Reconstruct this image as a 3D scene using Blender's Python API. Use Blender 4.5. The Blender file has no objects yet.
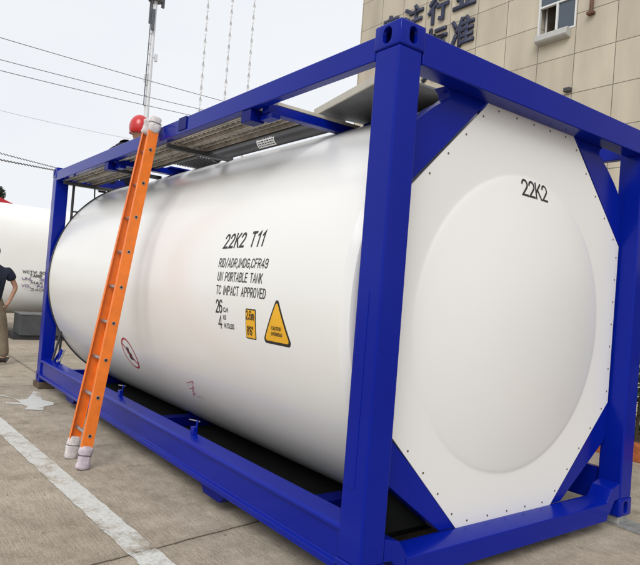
import bpy, bmesh, math, random
from mathutils import Vector, Matrix, noise
rad = math.radians
S = bpy.context.scene
COL = S.collection

# ------------------------------------------------------------------ camera, sky, sun, exposure
G = 0.07                                   # the frame stands 7 cm above the ground on blocks
cam = bpy.data.cameras.new('camera'); camo = bpy.data.objects.new('camera', cam); COL.objects.link(camo)
right = Vector((0.60067568, 0.79560161, 0.07878329)); up = Vector((-0.03358634, -0.07334329, 0.99674105))
zc = right.cross(up)                       # camera's +z (backwards)
m = Matrix(((right.x, up.x, zc.x, 0), (right.y, up.y, zc.y, 0), (right.z, up.z, zc.z, 0), (0, 0, 0, 1)))
camo.matrix_world = Matrix.Translation((2.0385141, -1.8754239, 1.3254810 + G)) @ m
cam.sensor_width = 36; cam.lens = 36 * 620.564 / 640; cam.clip_start = 0.05; cam.clip_end = 2000
S.camera = camo

SUN_EL, SUN_AZ = rad(42), rad(-50)         # azimuth of the direction towards the sun, from +x
W = bpy.data.worlds.new('World'); S.world = W; W.use_nodes = True
nt = W.node_tree; nt.nodes.clear()
out = nt.nodes.new('ShaderNodeOutputWorld'); bg = nt.nodes.new('ShaderNodeBackground')
sky = nt.nodes.new('ShaderNodeTexSky'); sky.sky_type = 'NISHITA'; sky.sun_disc = False
sky.sun_elevation = SUN_EL; sky.sun_rotation = rad(90) - SUN_AZ
sky.air_density = 1.0; sky.dust_density = 3.0
tc = nt.nodes.new('ShaderNodeTexCoord'); mp = nt.nodes.new('ShaderNodeMapping'); mp.inputs['Scale'].default_value = (1, 1, 2.5)
nz = nt.nodes.new('ShaderNodeTexNoise'); nz.inputs['Scale'].default_value = 1.6; nz.inputs['Detail'].default_value = 5
cr = nt.nodes.new('ShaderNodeValToRGB')
cr.color_ramp.elements[0].position = 0.3; cr.color_ramp.elements[0].color = (6.75, 6.95, 7.3, 1)
cr.color_ramp.elements[1].position = 0.72; cr.color_ramp.elements[1].color = (7.5, 7.62, 7.85, 1)
mx = nt.nodes.new('ShaderNodeMixRGB'); mx.inputs[0].default_value = 0.96
L = nt.links.new
L(tc.outputs['Generated'], mp.inputs[0]); L(mp.outputs[0], nz.inputs['Vector']); L(nz.outputs['Fac'], cr.inputs[0])
L(sky.outputs[0], mx.inputs[1]); L(cr.outputs[0], mx.inputs[2]); L(mx.outputs[0], bg.inputs['Color'])
bg.inputs['Strength'].default_value = 0.1
L(bg.outputs[0], out.inputs[0])
sl = bpy.data.lights.new('sun', 'SUN'); sl.energy = 1.5; sl.angle = rad(35); sl.color = (1, .98, .955)
slo = bpy.data.objects.new('sun', sl); COL.objects.link(slo)
sd = Vector((math.cos(SUN_EL) * math.cos(SUN_AZ), math.cos(SUN_EL) * math.sin(SUN_AZ), math.sin(SUN_EL)))
slo.rotation_euler = sd.to_track_quat('Z', 'Y').to_euler(); slo.location = sd * 30
S.view_settings.view_transform = 'Standard'; S.view_settings.look = 'None'
S.view_settings.exposure = 0.36; S.view_settings.gamma = 1; S.view_settings.use_curve_mapping = False
S.render.engine = 'CYCLES'

# ------------------------------------------------------------------ materials
def mat(name, col, rough=.6, metal=0, spec=.5, var=.0, vscale=6, bump=.0, bscale=40, coat=0, col2=None, detail=4, dirt=0):
    M = bpy.data.materials.new(name); M.use_nodes = True; n = M.node_tree; b = n.nodes['Principled BSDF']
    b.inputs['Roughness'].default_value = rough; b.inputs['Metallic'].default_value = metal
    b.inputs['Specular IOR Level'].default_value = spec; b.inputs['Coat Weight'].default_value = coat
    b.inputs['Coat Roughness'].default_value = .08
    g = n.nodes.new('ShaderNodeNewGeometry')
    t = n.nodes.new('ShaderNodeTexNoise'); t.inputs['Scale'].default_value = vscale; t.inputs['Detail'].default_value = detail
    n.links.new(g.outputs['Position'], t.inputs['Vector'])
    r = n.nodes.new('ShaderNodeValToRGB'); r.color_ramp.elements[0].position = .32; r.color_ramp.elements[1].position = .68
    c2 = col2 if col2 else tuple(min(1, c * (1 + var)) for c in col)
    c1 = col if col2 else tuple(c * (1 - var) for c in col)
    r.color_ramp.elements[0].color = (*c1, 1); r.color_ramp.elements[1].color = (*c2, 1)
    n.links.new(t.outputs['Fac'], r.inputs[0]); n.links.new(r.outputs[0], b.inputs['Base Color'])
    rm = n.nodes.new('ShaderNodeMapRange'); rm.inputs['To Min'].default_value = max(0, rough - .08); rm.inputs['To Max'].default_value = min(1, rough + .08)
    n.links.new(t.outputs['Fac'], rm.inputs['Value']); n.links.new(rm.outputs[0], b.inputs['Roughness'])
    if bump:
        t2 = n.nodes.new('ShaderNodeTexNoise'); t2.inputs['Scale'].default_value = bscale; t2.inputs['Detail'].default_value = 4
        n.links.new(g.outputs['Position'], t2.inputs['Vector'])
        bp = n.nodes.new('ShaderNodeBump'); bp.inputs['Strength'].default_value = bump; bp.inputs['Distance'].default_value = .02
        n.links.new(t2.outputs['Fac'], bp.inputs['Height']); n.links.new(bp.outputs[0], b.inputs['Normal'])
    return M

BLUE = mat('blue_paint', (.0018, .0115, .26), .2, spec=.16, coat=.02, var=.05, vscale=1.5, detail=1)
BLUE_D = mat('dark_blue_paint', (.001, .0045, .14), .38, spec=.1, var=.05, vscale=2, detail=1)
TANKW = mat('white_tank_paint', (.80, .80, .775),   .24, spec=.42, coat=.05, var=.008, vscale=.8, detail=1)
PANELW = mat('white_panel_paint', (.79, .785, .77), .32, coat=.06, var=.01, vscale=.9, detail=1)
RIVET = mat('rivet_metal', (.16, .12, .08), .5, .6)
TRIM = mat('dark_trim', (.03, .03, .035), .5)
ALU = mat('aluminium', (.45, .44, .42), .42, .75, var=.15, vscale=20)
PLANK = mat('walkway_metal', (.50, .48, .44), .5, .3, var=.3, vscale=9, bump=.2, bscale=90)
GREYM = mat('grey_metal_sheet', (.19, .195, .20), .5, .3, var=.15)
TUBE = mat('dark_grey_plastic', (.045, .046, .05), .45, var=.2)
CREAM = mat('cream_strip', (.52, .49, .41), .6, var=.1)
ORANGE = mat('orange_fibreglass', (.80, .185, .016), .45, var=.1, vscale=12, bump=.08, bscale=60)
CLOTH = mat('lilac_cloth', (.50, .43, .47), .95, var=.22, vscale=25, bump=.35, bscale=45)
CLOTHW = mat('white_cloth', (.62, .58, .57), .95, var=.2, vscale=25, bump=.35, bscale=45)
BLACK = mat('black_ink_and_hollow', (.012, .012, .012), .5)
YELLOW = mat('yellow_sticker', (.80, .42, .012), .45, var=.04)
REDI = mat('red_ink', (.40, .012, .02), .5)
MAG = mat('magenta_ink', (.42, .04, .16), .6)
WHITEI = mat('white_sticker', (.74, .74, .73), .5, var=.05, vscale=60)
WOOD = mat('old_wood', (.10, .07, .045), .85, var=.4, vscale=18, bump=.4)
VOIDBLK = mat('void_shade_black', (.008, .009, .008), .95, spec=.1, var=.2)  # flat black for the added sheets that stand in for shade
GRIT = mat('grit_stone', (.16, .135, .105), .9, var=.3)
GALV = mat('galvanised_steel', (.42, .43, .43), .4, .6, var=.25, vscale=14)
SKIN = mat('skin', (.42, .23, .15), .55, var=.06)
NAVY = mat('navy_fabric', (.008, .011, .028), .9, var=.3, vscale=8, bump=.4, bscale=25)
KHAKI = mat('khaki_fabric', (.18, .145, .10), .9, var=.2, vscale=8, bump=.4, bscale=25)
SHOE = mat('brown_shoe', (.02, .013, .012), .6)
SOLE = mat('pale_sole', (.5, .48, .44), .7)
HAIR = mat('black_hair', (.01, .009, .008), .7)
HELM = mat('red_plastic', (.52, .012, .015), .3, coat=.4, var=.05)
FAC_EDGE = mat('stone_coping', (.36, .31, .22), .8, var=.1)
FRAMEW = mat('white_window_frame', (.66, .67, .66), .45)
ACGREY = mat('grey_casing', (.42, .42, .40), .55, var=.08)
ROOMD = mat('dark_room', (.03, .03, .032), .9, var=.5, vscale=3)
SIGNB = mat('navy_sign_letter', (.016, .022, .06), .5)
PIPEB = mat('rusty_brown_pipe', (.12, .055, .03), .7, var=.3)
GUNN = mat('charcoal_box', (.06, .065, .07), .55, var=.15)
LEAF = mat('hedge_leaf', (.030, .060, .022), .7, var=.45, vscale=9)
LEAF2 = mat('tree_leaf', (.028, .05, .028), .8, var=.45, vscale=3)
BARK = mat('bark', (.08, .06, .04), .9, var=.3)
BRICKO = mat('orange_brick', (.42, .12, .035), .8, var=.25, vscale=22, bump=.3)
POLE = mat('pale_mast', (.66, .67, .69), .5, .3, var=.1)
DPOLE = mat('mast_dark', (.10, .105, .12), .6, var=.2)
WIRE = mat('power_wire', (.19, .19, .20), .6)
WIREF = mat('pale_wire', (.42, .43, .45), .6)
REDR = mat('red_awning', (.50, .02, .035), .6, var=.1)
TANK2 = mat('cream_white_paint', (.86, .86, .835), .4, coat=.15, var=.03, vscale=1)

def glass():
    M = bpy.data.materials.new('window_glass'); M.use_nodes = True; b = M.node_tree.nodes['Principled BSDF']
    b.inputs['Base Color'].default_value = (.06, .08, .11, 1); b.inputs['Roughness'].default_value = .08
    b.inputs['Specular IOR Level'].default_value = .6
    return M
GLASS = glass()

def concrete_nodes(n, joints=True):
    """colour socket of the concrete yard in world coordinates"""
    N = n.nodes.new; K = n.links.new
    g = N('ShaderNodeNewGeometry')
    def noise_(sc, det=5, rough=.6, scale=(1, 1, 1), dist=0):
        mpp = N('ShaderNodeMapping'); mpp.inputs['Scale'].default_value = scale; K(g.outputs['Position'], mpp.inputs[0])
        t = N('ShaderNodeTexNoise'); t.inputs['Scale'].default_value = sc; t.inputs['Detail'].default_value = det
        t.inputs['Roughness'].default_value = rough; t.inputs['Distortion'].default_value = dist
        K(mpp.outputs[0], t.inputs['Vector']); return t.outputs['Fac']
    def ramp(f, p0, c0, p1, c1):
        r = N('ShaderNodeValToRGB'); r.color_ramp.elements[0].position = p0; r.color_ramp.elements[1].position = p1
        r.color_ramp.elements[0].color = (*c0, 1); r.color_ramp.elements[1].color = (*c1, 1); K(f, r.inputs[0]); return r.outputs[0]
    def mul(a, b, f=1):
        x = N('ShaderNodeMixRGB'); x.blend_type = 'MULTIPLY'; x.inputs[0].default_value = f; K(a, x.inputs[1]); K(b, x.inputs[2]); return x.outputs[0]
    c = ramp(noise_(.9, 6, .65), .3, (.355, .310, .250), .7, (.475, .422, .348))
    c = mul(c, ramp(noise_(7, 6, .7), .3, (.76, .75, .73), .7, (1.12, 1.11, 1.1)))
    c = mul(c, ramp(noise_(55, 5, .75, (1, 3, 1)), .32, (.68, .67, .66), .62, (1.16, 1.16, 1.15)))
    c = mul(c, ramp(noise_(190, 3, .85), .34, (.55, .53, .50), .52, (1.1, 1.1, 1.1)))
    c = mul(c, ramp(noise_(60, 4, .7, (.12, 1.6, 1)), .35, (.80, .79, .77), .6, (1.08, 1.08, 1.08)))   # broomed finish
    c = mul(c, ramp(noise_(3.2, 6, .75), .30, (.70, .68, .65), .46, (1, 1, 1)))
    c = mul(c, ramp(noise_(1.3, 5, .6, (1, .25, 1), 1.2), .30, (.78, .76, .73), .50, (1, 1, 1)))     # tyre stains
    c = mul(c, ramp(noise_(14, 2, .5), .70, (1, 1, 1), .78, (.62, .6, .58)))                           # small oil spots
    if joints:
        sep = N('ShaderNodeSeparateXYZ'); K(g.outputs['Position'], sep.inputs[0]); wob = noise_(9, 4, .7)
        def mth(op, a, b=None):
            q = N('ShaderNodeMath'); q.operation = op
            for i, v in enumerate((a, b)):
                if v is None: continue
                if isinstance(v, (int, float)): q.inputs[i].default_value = v
                else: K(v, q.inputs[i])
            return q.outputs[0]
        w = mth('MULTIPLY', mth('SUBTRACT', wob, .5), .03)
        xr = mth('ADD', mth('ADD', sep.outputs[0], mth('MULTIPLY', sep.outputs[1], .14)), w)   # nearly parallel to y
        jx = mth('PINGPONG', mth('ADD', xr, 1.09), 2.5)
        jy = mth('PINGPONG', mth('ADD', mth('ADD', sep.outputs[1], w), -.24), 2.2)
        j = mth('MINIMUM', jx, jy)
        c = mul(c, ramp(j, .004, (.28, .25, .22), .011, (1, 1, 1)))
        # a wider stained border along the joints
        c = mul(c, ramp(j, .0, (.86, .85, .84), .07, (1, 1, 1)))
    return c, g, noise_(70, 5, .7), noise_(5, 5, .7), ramp

def ground_mat(kind, w0=.76, w1=.97):
    M = bpy.data.materials.new(kind); M.use_nodes = True; n = M.node_tree; b = n.nodes['Principled BSDF']
    c, g, fine, mid, ramp = concrete_nodes(n)
    b.inputs['Roughness'].default_value = .85; b.inputs['Specular IOR Level'].default_value = .3
    if kind != 'concrete':
        t = n.nodes.new('ShaderNodeTexNoise'); t.inputs['Scale'].default_value = 11; t.inputs['Detail'].default_value = 8; t.inputs['Roughness'].default_value = .8
        n.links.new(g.outputs['Position'], t.inputs['Vector'])
        t3 = n.nodes.new('ShaderNodeTexNoise'); t3.inputs['Scale'].default_value = 2.3; t3.inputs['Detail'].default_value = 3
        n.links.new(g.outputs['Position'], t3.inputs['Vector'])
        ad = n.nodes.new('ShaderNodeMath'); ad.operation = 'ADD'; n.links.new(t.outputs['Fac'], ad.inputs[0])
        ml = n.nodes.new('ShaderNodeMath'); ml.operation = 'MULTIPLY'; ml.inputs[1].default_value = .9; n.links.new(t3.outputs['Fac'], ml.inputs[0]); n.links.new(ml.outputs[0], ad.inputs[1])
        f = ramp(ad.outputs[0], w0, (0, 0, 0), w1, (1, 1, 1))
        tint = ramp(fine, .3, (.46, .46, .43), .65, (.66, .66, .62))
        x = n.nodes.new('ShaderNodeMixRGB'); n.links.new(f, x.inputs[0]); n.links.new(c, x.inputs[1]); n.links.new(tint, x.inputs[2])
        c = x.outputs[0]
    n.links.new(c, b.inputs['Base Color'])
    bp = n.nodes.new('ShaderNodeBump'); bp.inputs['Strength'].default_value = .35; bp.inputs['Distance'].default_value = .006
    n.links.new(fine, bp.inputs['Height']); n.links.new(bp.outputs[0], b.inputs['Normal'])
    return M
CONC = ground_mat('concrete'); PAINT = ground_mat('painted_concrete'); FADED = ground_mat('faded_painted_concrete', .80, 1.25)

def tile_mat():
    M = bpy.data.materials.new('beige_facade_tiles'); M.use_nodes = True; n = M.node_tree; b = n.nodes['Principled BSDF']
    N = n.nodes.new; K = n.links.new
    g = N('ShaderNodeNewGeometry'); sep = N('ShaderNodeSeparateXYZ'); K(g.outputs['Position'], sep.inputs[0])
    cmb = N('ShaderNodeCombineXYZ')
    ax = N('ShaderNodeMath'); ax.operation = 'ADD'; K(sep.outputs[0], ax.inputs[0]); K(sep.outputs[1], ax.inputs[1])
    K(ax.outputs[0], cmb.inputs[0]); K(sep.outputs[2], cmb.inputs[1])
    mp_ = N('ShaderNodeMapping'); mp_.inputs['Location'].default_value = (8.55 - 15 + 1.28 * 20, -7.93 - G + 1.215 * 10, 0); K(cmb.outputs[0], mp_.inputs[0])
    br = N('ShaderNodeTexBrick'); br.offset = 0; br.squash = 1
    br.inputs['Scale'].default_value = 1; br.inputs['Brick Width'].default_value = 1.28; br.inputs['Row Height'].default_value = 1.215
    br.inputs['Mortar Size'].default_value = .012; br.inputs['Mortar Smooth'].default_value = .1; br.inputs['Bias'].default_value = 0
    br.inputs['Color1'].default_value = (.47, .42, .325, 1); br.inputs['Color2'].default_value = (.545, .49, .385, 1); br.inputs['Mortar'].default_value = (.15, .13, .10, 1)
    K(mp_.outputs[0], br.inputs['Vector'])
    t = N('ShaderNodeTexNoise'); t.inputs['Scale'].default_value = .8; t.inputs['Detail'].default_value = 8
    m2 = N('ShaderNodeMapping'); m2.inputs['Scale'].default_value = (1.5, 1.5, .35); K(g.outputs['Position'], m2.inputs[0]); K(m2.outputs[0], t.inputs['Vector'])
    r = N('ShaderNodeValToRGB'); r.color_ramp.elements[0].position = .3; r.color_ramp.elements[0].color = (.80, .79, .78, 1); r.color_ramp.elements[1].position = .65; r.color_ramp.elements[1].color = (1.05, 1.05, 1.05, 1)
    K(t.outputs['Fac'], r.inputs[0])
    x = N('ShaderNodeMixRGB'); x.blend_type = 'MULTIPLY'; x.inputs[0].default_value = 1; K(br.outputs['Color'], x.inputs[1]); K(r.outputs[0], x.inputs[2])
    K(x.outputs[0], b.inputs['Base Color']); b.inputs['Roughness'].default_value = .7
    return M
TILES = tile_mat()

# ------------------------------------------------------------------ helpers
def tag(o, label=None, cat=None, group=None, kind=None):
    for k, v in (('label', label), ('category', cat), ('group', group), ('kind', kind)):
        if v: o[k] = v
    return o

def thing(name, loc, label, cat, group=None):
    o = bpy.data.objects.new(name, None); COL.objects.link(o); o.location = loc; o.empty_display_size = .2
    return tag(o, label, cat, group)

class MB:
    """collects shapes in world coordinates (z shifted by dz) and links them as one mesh object"""
    def __init__(s, dz=0): s.bm = bmesh.new(); s.mats = []; s.dz = dz
    def mi(s, M):
        if M not in s.mats: s.mats.append(M)
        return s.mats.index(M)
    def v(s, p): return s.bm.verts.new((p[0], p[1], p[2] + s.dz))
    def f(s, vs, M):
        try: fc = s.bm.faces.new(vs)
        except ValueError: return None
        fc.material_index = s.mi(M); return fc
    def box(s, x0, x1, y0, y1, z0, z1, M):
        V = [s.v((x, y, z)) for x in (x0, x1) for y in (y0, y1) for z in (z0, z1)]
        for q in ((0, 1, 3, 2), (4, 6, 7, 5), (0, 4, 5, 1), (2, 3, 7, 6), (0, 2, 6, 4), (1, 5, 7, 3)): s.f([V[i] for i in q], M)
        return s
    def obox(s, c, ax, ay, az, M):
        """box by centre and three half-axis vectors"""
        c, ax, ay, az = map(Vector, (c, ax, ay, az)); V = []
        for i in (-1, 1):
            for j in (-1, 1):
                for k in (-1, 1): V.append(s.v(c + ax * i + ay * j + az * k))
        for q in ((0, 1, 3, 2), (4, 6, 7, 5), (0, 4, 5, 1), (2, 3, 7, 6), (0, 2, 6, 4), (1, 5, 7, 3)): s.f([V[i] for i in q], M)
        return s
    def prism(s, poly, axis, a, b, M):
        """poly in the other two axes (in order), extruded along axis from a to b"""
        def P(u, w, t): return {0: (t, u, w), 1: (u, t, w), 2: (u, w, t)}[axis]
        A = [s.v(P(u, w, a)) for u, w in poly]; B = [s.v(P(u, w, b)) for u, w in poly]; n = len(poly)
        s.f(A, M); s.f(B[::-1], M)
        for i in range(n): s.f([A[i], B[i], B[(i + 1) % n], A[(i + 1) % n]], M)
        return s
    def tube(s, pts, r, M, n=10, cap=True):
        pts = [Vector(p) for p in pts]; rings = []
        ref = None
        for i, p in enumerate(pts):
            d = (pts[min(i + 1, len(pts) - 1)] - pts[max(i - 1, 0)]).normalized()
            if ref is None: ref = Vector((0, 0, 1)) if abs(d.z) < .9 else Vector((1, 0, 0))
            a = d.cross(ref).normalized(); b = a.cross(d).normalized(); ref = b
            rr = r[i] if isinstance(r, (list, tuple)) else r
            rings.append([s.v(p + (a * math.cos(2 * math.pi * k / n) + b * math.sin(2 * math.pi * k / n)) * rr) for k in range(n)])
        for A, B in zip(rings, rings[1:]):
            for k in range(n): s.f([A[k], A[(k + 1) % n], B[(k + 1) % n], B[k]], M)
        if cap: s.f(rings[0][::-1], M); s.f(rings[-1], M)
        return s
    def sphere(s, c, r, M, sc=(1, 1, 1), seg=20, rg=12):
        res = bmesh.ops.create_uvsphere(s.bm, u_segments=seg, v_segments=rg, radius=r)
        mi = s.mi(M); fs = set()
        for v in res['verts']:
            v.co = Vector((v.co.x * sc[0] + c[0], v.co.y * sc[1] + c[1], v.co.z * sc[2] + c[2] + s.dz)); fs.update(v.link_faces)
        for f_ in fs: f_.material_index = mi
        return s
    def build(s, name, parent=None, bevel=0, smooth=False, seg=2, ang=40, normals=True):
        if normals: bmesh.ops.recalc_face_normals(s.bm, faces=s.bm.faces)
        me = bpy.data.meshes.new(name); s.bm.to_mesh(me); s.bm.free()
        for M in s.mats: me.materials.append(M)
        return link(name, me, parent, bevel, smooth, seg, ang)

def world_loc(o):
    v = Vector((0, 0, 0))
    while o: v += o.location; o = o.parent
    return v

def link(name, me, parent=None, bevel=0, smooth=False, seg=2, ang=40):
    """me is in world coordinates; parents are unrotated"""
    o = bpy.data.objects.new(name, me); COL.objects.link(o)
    if parent is not None:
        me.transform(Matrix.Translation(-world_loc(parent))); o.parent = parent
    if smooth or bevel:
        for p in me.polygons: p.use_smooth = True
        me.set_sharp_from_angle(angle=rad(ang))
    if bevel:
        b = o.modifiers.new('bevel', 'BEVEL'); b.width = bevel; b.segments = seg; b.limit_method = 'ANGLE'; b.angle_limit = rad(35)
        b.harden_normals = True
    return o

def evaluated(o):
    dg = bpy.context.evaluated_depsgraph_get(); dg.update()
    return bpy.data.meshes.new_from_object(o.evaluated_get(dg), depsgraph=dg)

def text_bm(txt, size, bold=0., sx=1., align='LEFT', shear=0., spacing=1.0):
    """flat glyph mesh in xy, as a bmesh"""
    cu = bpy.data.curves.new('txt', 'FONT'); cu.body = txt; cu.size = size; cu.offset = bold; cu.align_x = align
    cu.shear = shear; cu.space_character = spacing; cu.resolution_u = 4
    o = bpy.data.objects.new('txt', cu); COL.objects.link(o)
    me = evaluated(o); bpy.data.objects.remove(o); bpy.data.curves.remove(cu)
    bm = bmesh.new(); bm.from_mesh(me); bpy.data.meshes.remove(me)
    for v in bm.verts: v.co.x *= sx
    return bm

def map_bm(bm, fn, name, M, parent=None, cuts=0, thick=0):
    if cuts:
        bmesh.ops.triangulate(bm, faces=bm.faces); bmesh.ops.subdivide_edges(bm, edges=bm.edges, cuts=cuts, use_grid_fill=True)
    for v in bm.verts: v.co = Vector(fn(v.co.x, v.co.y, v.co.z))
    me = bpy.data.meshes.new(name); bm.to_mesh(me); bm.free()
    for f_ in me.polygons: f_.material_index = 0
    for mm in (M if isinstance(M, list) else [M]): me.materials.append(mm)
    return link(name, me, parent)

def skin_body(name, verts, edges, radii, M, parent=None, root=0, sub=2, smooth=True):
    me = bpy.data.meshes.new(name); me.from_pydata([Vector(v) for v in verts], edges, []); me.update()
    o = bpy.data.objects.new(name, me); COL.objects.link(o)
    md = o.modifiers.new('skin', 'SKIN'); md.use_smooth_shade = True; md.branch_smoothing = .6
    for i, r in enumerate(radii):
        sv = me.skin_vertices[0].data[i]; sv.radius = (r, r) if isinstance(r, (int, float)) else r
        sv.use_root = (i == root)
    ss = o.modifiers.new('sub', 'SUBSURF'); ss.levels = sub; ss.render_levels = sub
    m2 = evaluated(o); bpy.data.objects.remove(o); bpy.data.meshes.remove(me)
    m2.materials.clear(); m2.materials.append(M); m2.name = name
    return m2

def join_meshes(name, parts):
    """parts: list of (mesh, material) -> one mesh"""
    bm = bmesh.new(); mats = []
    for me, M in parts:
        if M not in mats: mats.append(M)
        n0 = len(bm.faces); bm.from_mesh(me); bm.faces.ensure_lookup_table()
        for f_ in bm.faces[n0:]: f_.material_index = mats.index(M); f_.smooth = True
        bpy.data.meshes.remove(me)
    me = bpy.data.meshes.new(name); bm.to_mesh(me); bm.free()
    for M in mats: me.materials.append(M)
    return me


def _arc(cx, cy, rx, ry, a0, a1, n=9):
    return [(cx + rx * math.cos(rad(a0 + (a1 - a0) * i / n)), cy + ry * math.sin(rad(a0 + (a1 - a0) * i / n))) for i in range(n + 1)]
_bowl = lambda x, y, rx, ry: _arc(x, y, rx, ry, 90, -90)
GLYPH = {
 '2': (4, [_arc(2, 5, 2, 2, 170, -35) + [(0, 0), (4, 0)]]), 'K': (4, [[(0, 0), (0, 7)], [(4, 7), (0, 2.6)], [(1.35, 4.1), (4.1, 0)]]),
 'T': (4, [[(0, 7), (4, 7)], [(2, 7), (2, 0)]]), '1': (2.4, [[(.3, 5.5), (1.9, 7), (1.9, 0)]]),
 'R': (4, [[(0, 0), (0, 7), (2.1, 7)] + _bowl(2.1, 5.15, 1.85, 1.85)[1:] + [(0, 3.3)], [(2, 3.3), (4, 0)]]), 'I': (.3, [[(.1, 0), (.1, 7)]]),
 'D': (4, [[(0, 0), (0, 7), (1.6, 7)] + _bowl(1.6, 3.5, 2.4, 3.5)[1:] + [(0, 0)]]), '/': (2.6, [[(0, -.4), (2.6, 7.4)]]),
 'A': (4.2, [[(0, 0), (2.1, 7), (4.2, 0)], [(.75, 2.3), (3.45, 2.3)]]), ',': (.6, [[(.5, .7), (.1, -1)]]), '.': (.5, [[(.2, 0), (.2, .8)]]),
 'M': (4.8, [[(0, 0), (0, 7), (2.4, 2), (4.8, 7), (4.8, 0)]]), 'G': (4, [_arc(2, 5, 2, 2, 20, 180) + _arc(2, 2, 2, 2, 180, 360) + [(4, 3.3), (2.2, 3.3)]]),
 'C': (4, [_arc(2, 5, 2, 2, 15, 180) + _arc(2, 2, 2, 2, 180, 345)]), 'F': (3.7, [[(0, 0), (0, 7), (3.7, 7)], [(0, 3.7), (3.2, 3.7)]]),
 '4': (4, [[(3, 0), (3, 7), (0, 2), (4.2, 2)]]), '9': (4, [_arc(2, 5, 2, 2, 0, 358, 16), [(4, 5), (4, 2)] + _arc(2, 2, 2, 2, 0, -150)[1:]]),
 '6': (4, [_arc(2, 2, 2, 2, 0, 358, 16), [(0, 2), (0, 5)] + _arc(2, 5, 2, 2, 180, 30)[1:]]), 'U': (4, [[(0, 7)] + _arc(2, 2, 2, 2, 180, 360) + [(4, 7)]]),
 'N': (4, [[(0, 0), (0, 7), (4, 0), (4, 7)]]), 'P': (4, [[(0, 0), (0, 7), (2.1, 7)] + _bowl(2.1, 5.1, 1.9, 1.9)[1:] + [(0, 3.2)]]),
 'O': (4, [_arc(2, 5, 2, 2, 0, 180) + _arc(2, 2, 2, 2, 180, 360) + [(4, 5)]]), '0': (4, [_arc(2, 5, 2, 2, 0, 180) + _arc(2, 2, 2, 2, 180, 360) + [(4, 5)]]),
 'B': (4, [[(0, 0), (0, 7), (2.1, 7)] + _bowl(2.1, 5.3, 1.7, 1.7)[1:] + [(0, 3.6)], [(2.1, 3.6)] + _bowl(2.1, 1.8, 1.9, 1.8)[1:] + [(0, 0)]]),
 'L': (3.5, [[(0, 7), (0, 0), (3.5, 0)]]), 'E': (3.7, [[(3.7, 7), (0, 7), (0, 0), (3.7, 0)], [(0, 3.6), (3.3, 3.6)]]), 'V': (4, [[(0, 7), (2, 0), (4, 7)]]),
 '8': (4, [_arc(2, 5.3, 1.7, 1.7, 0, 358, 16), _arc(2, 1.8, 2, 1.8, 0, 358, 16)]), "'": (.4, [[(.2, 5.3), (.2, 7)]]), '"': (1.4, [[(.2, 5.3), (.2, 7)], [(1.2, 5.3), (1.2, 7)]]),
 'm': (4.4, [[(0, 0), (0, 4.6)], [(0, 3.4)] + _arc(1.1, 3.5, 1.1, 1.1, 160, 0) + [(2.2, 0)], [(2.2, 3.4)] + _arc(3.3, 3.5, 1.1, 1.1, 160, 0) + [(4.4, 0)]]),
 'S': (4, [_arc(2, 5.25, 2, 1.75, 25, 270) + _arc(2, 1.75, 2, 1.75, 90, -155)]), '3': (4, [_arc(2, 5.3, 1.8, 1.7, 150, -90) , _arc(2, 1.8, 2, 1.8, 90, -150)]),
 'W': (5.6, [[(0, 7), (1.4, 0), (2.8, 6), (4.2, 0), (5.6, 7)]]), 'H': (4, [[(0, 0), (0, 7)], [(4, 0), (4, 7)], [(0, 3.6), (4, 3.6)]]), 'Y': (4, [[(0, 7), (2, 3.4), (4, 7)], [(2, 3.4), (2, 0)]]),
 'X': (4, [[(0, 0), (4, 7)], [(0, 7), (4, 0)]]), ' ': (2.6, [])}
def stroke_bm(txt, h, wd, width=None, gap=1.5):
    """monoline sign lettering of cap height h, stroke width wd (metres)"""
    u = h / 7; pen = 0; bm = bmesh.new(); z = 0
    tot = sum(GLYPH[c][0] + gap for c in txt) - gap; kx = (width / (tot * u)) if width else 1
    for c in txt:
        w_, lines = GLYPH[c]
        for pl in lines:
            P = [Vector(((pen + x) * u * kx, y * u)) for x, y in pl]
            P = [p_ for i, p_ in enumerate(P) if i == 0 or (p_ - P[i - 1]).length > 1e-6]
            Lf, Rt = [], []
            for i, p_ in enumerate(P):
                d1 = (p_ - P[i - 1]).normalized() if i else None; d2 = (P[i + 1] - p_).normalized() if i < len(P) - 1 else None
                if d1 is None: n_ = Vector((-d2.y, d2.x)); k = 1; p_ = p_ - d2 * wd * .5
                elif d2 is None: n_ = Vector((-d1.y, d1.x)); k = 1; p_ = p_ + d1 * wd * .5
                else:
                    n1 = Vector((-d1.y, d1.x)); n2 = Vector((-d2.y, d2.x)); n_ = (n1 + n2)
                    n_ = n_.normalized() if n_.length > 1e-6 else n1
                    k = min(1 / max(.3, n_.dot(n1)), 2.2)
                Lf.append(bm.verts.new((*(p_ + n_ * wd * .5 * k), z))); Rt.append(bm.verts.new((*(p_ - n_ * wd * .5 * k), z)))
            for i in range(len(P) - 1): bm.faces.new([Rt[i], Rt[i + 1], Lf[i + 1], Lf[i]])
            z += .00005
        pen += w_ + gap; z = 0 if z > .0004 else z
    return bm

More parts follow.
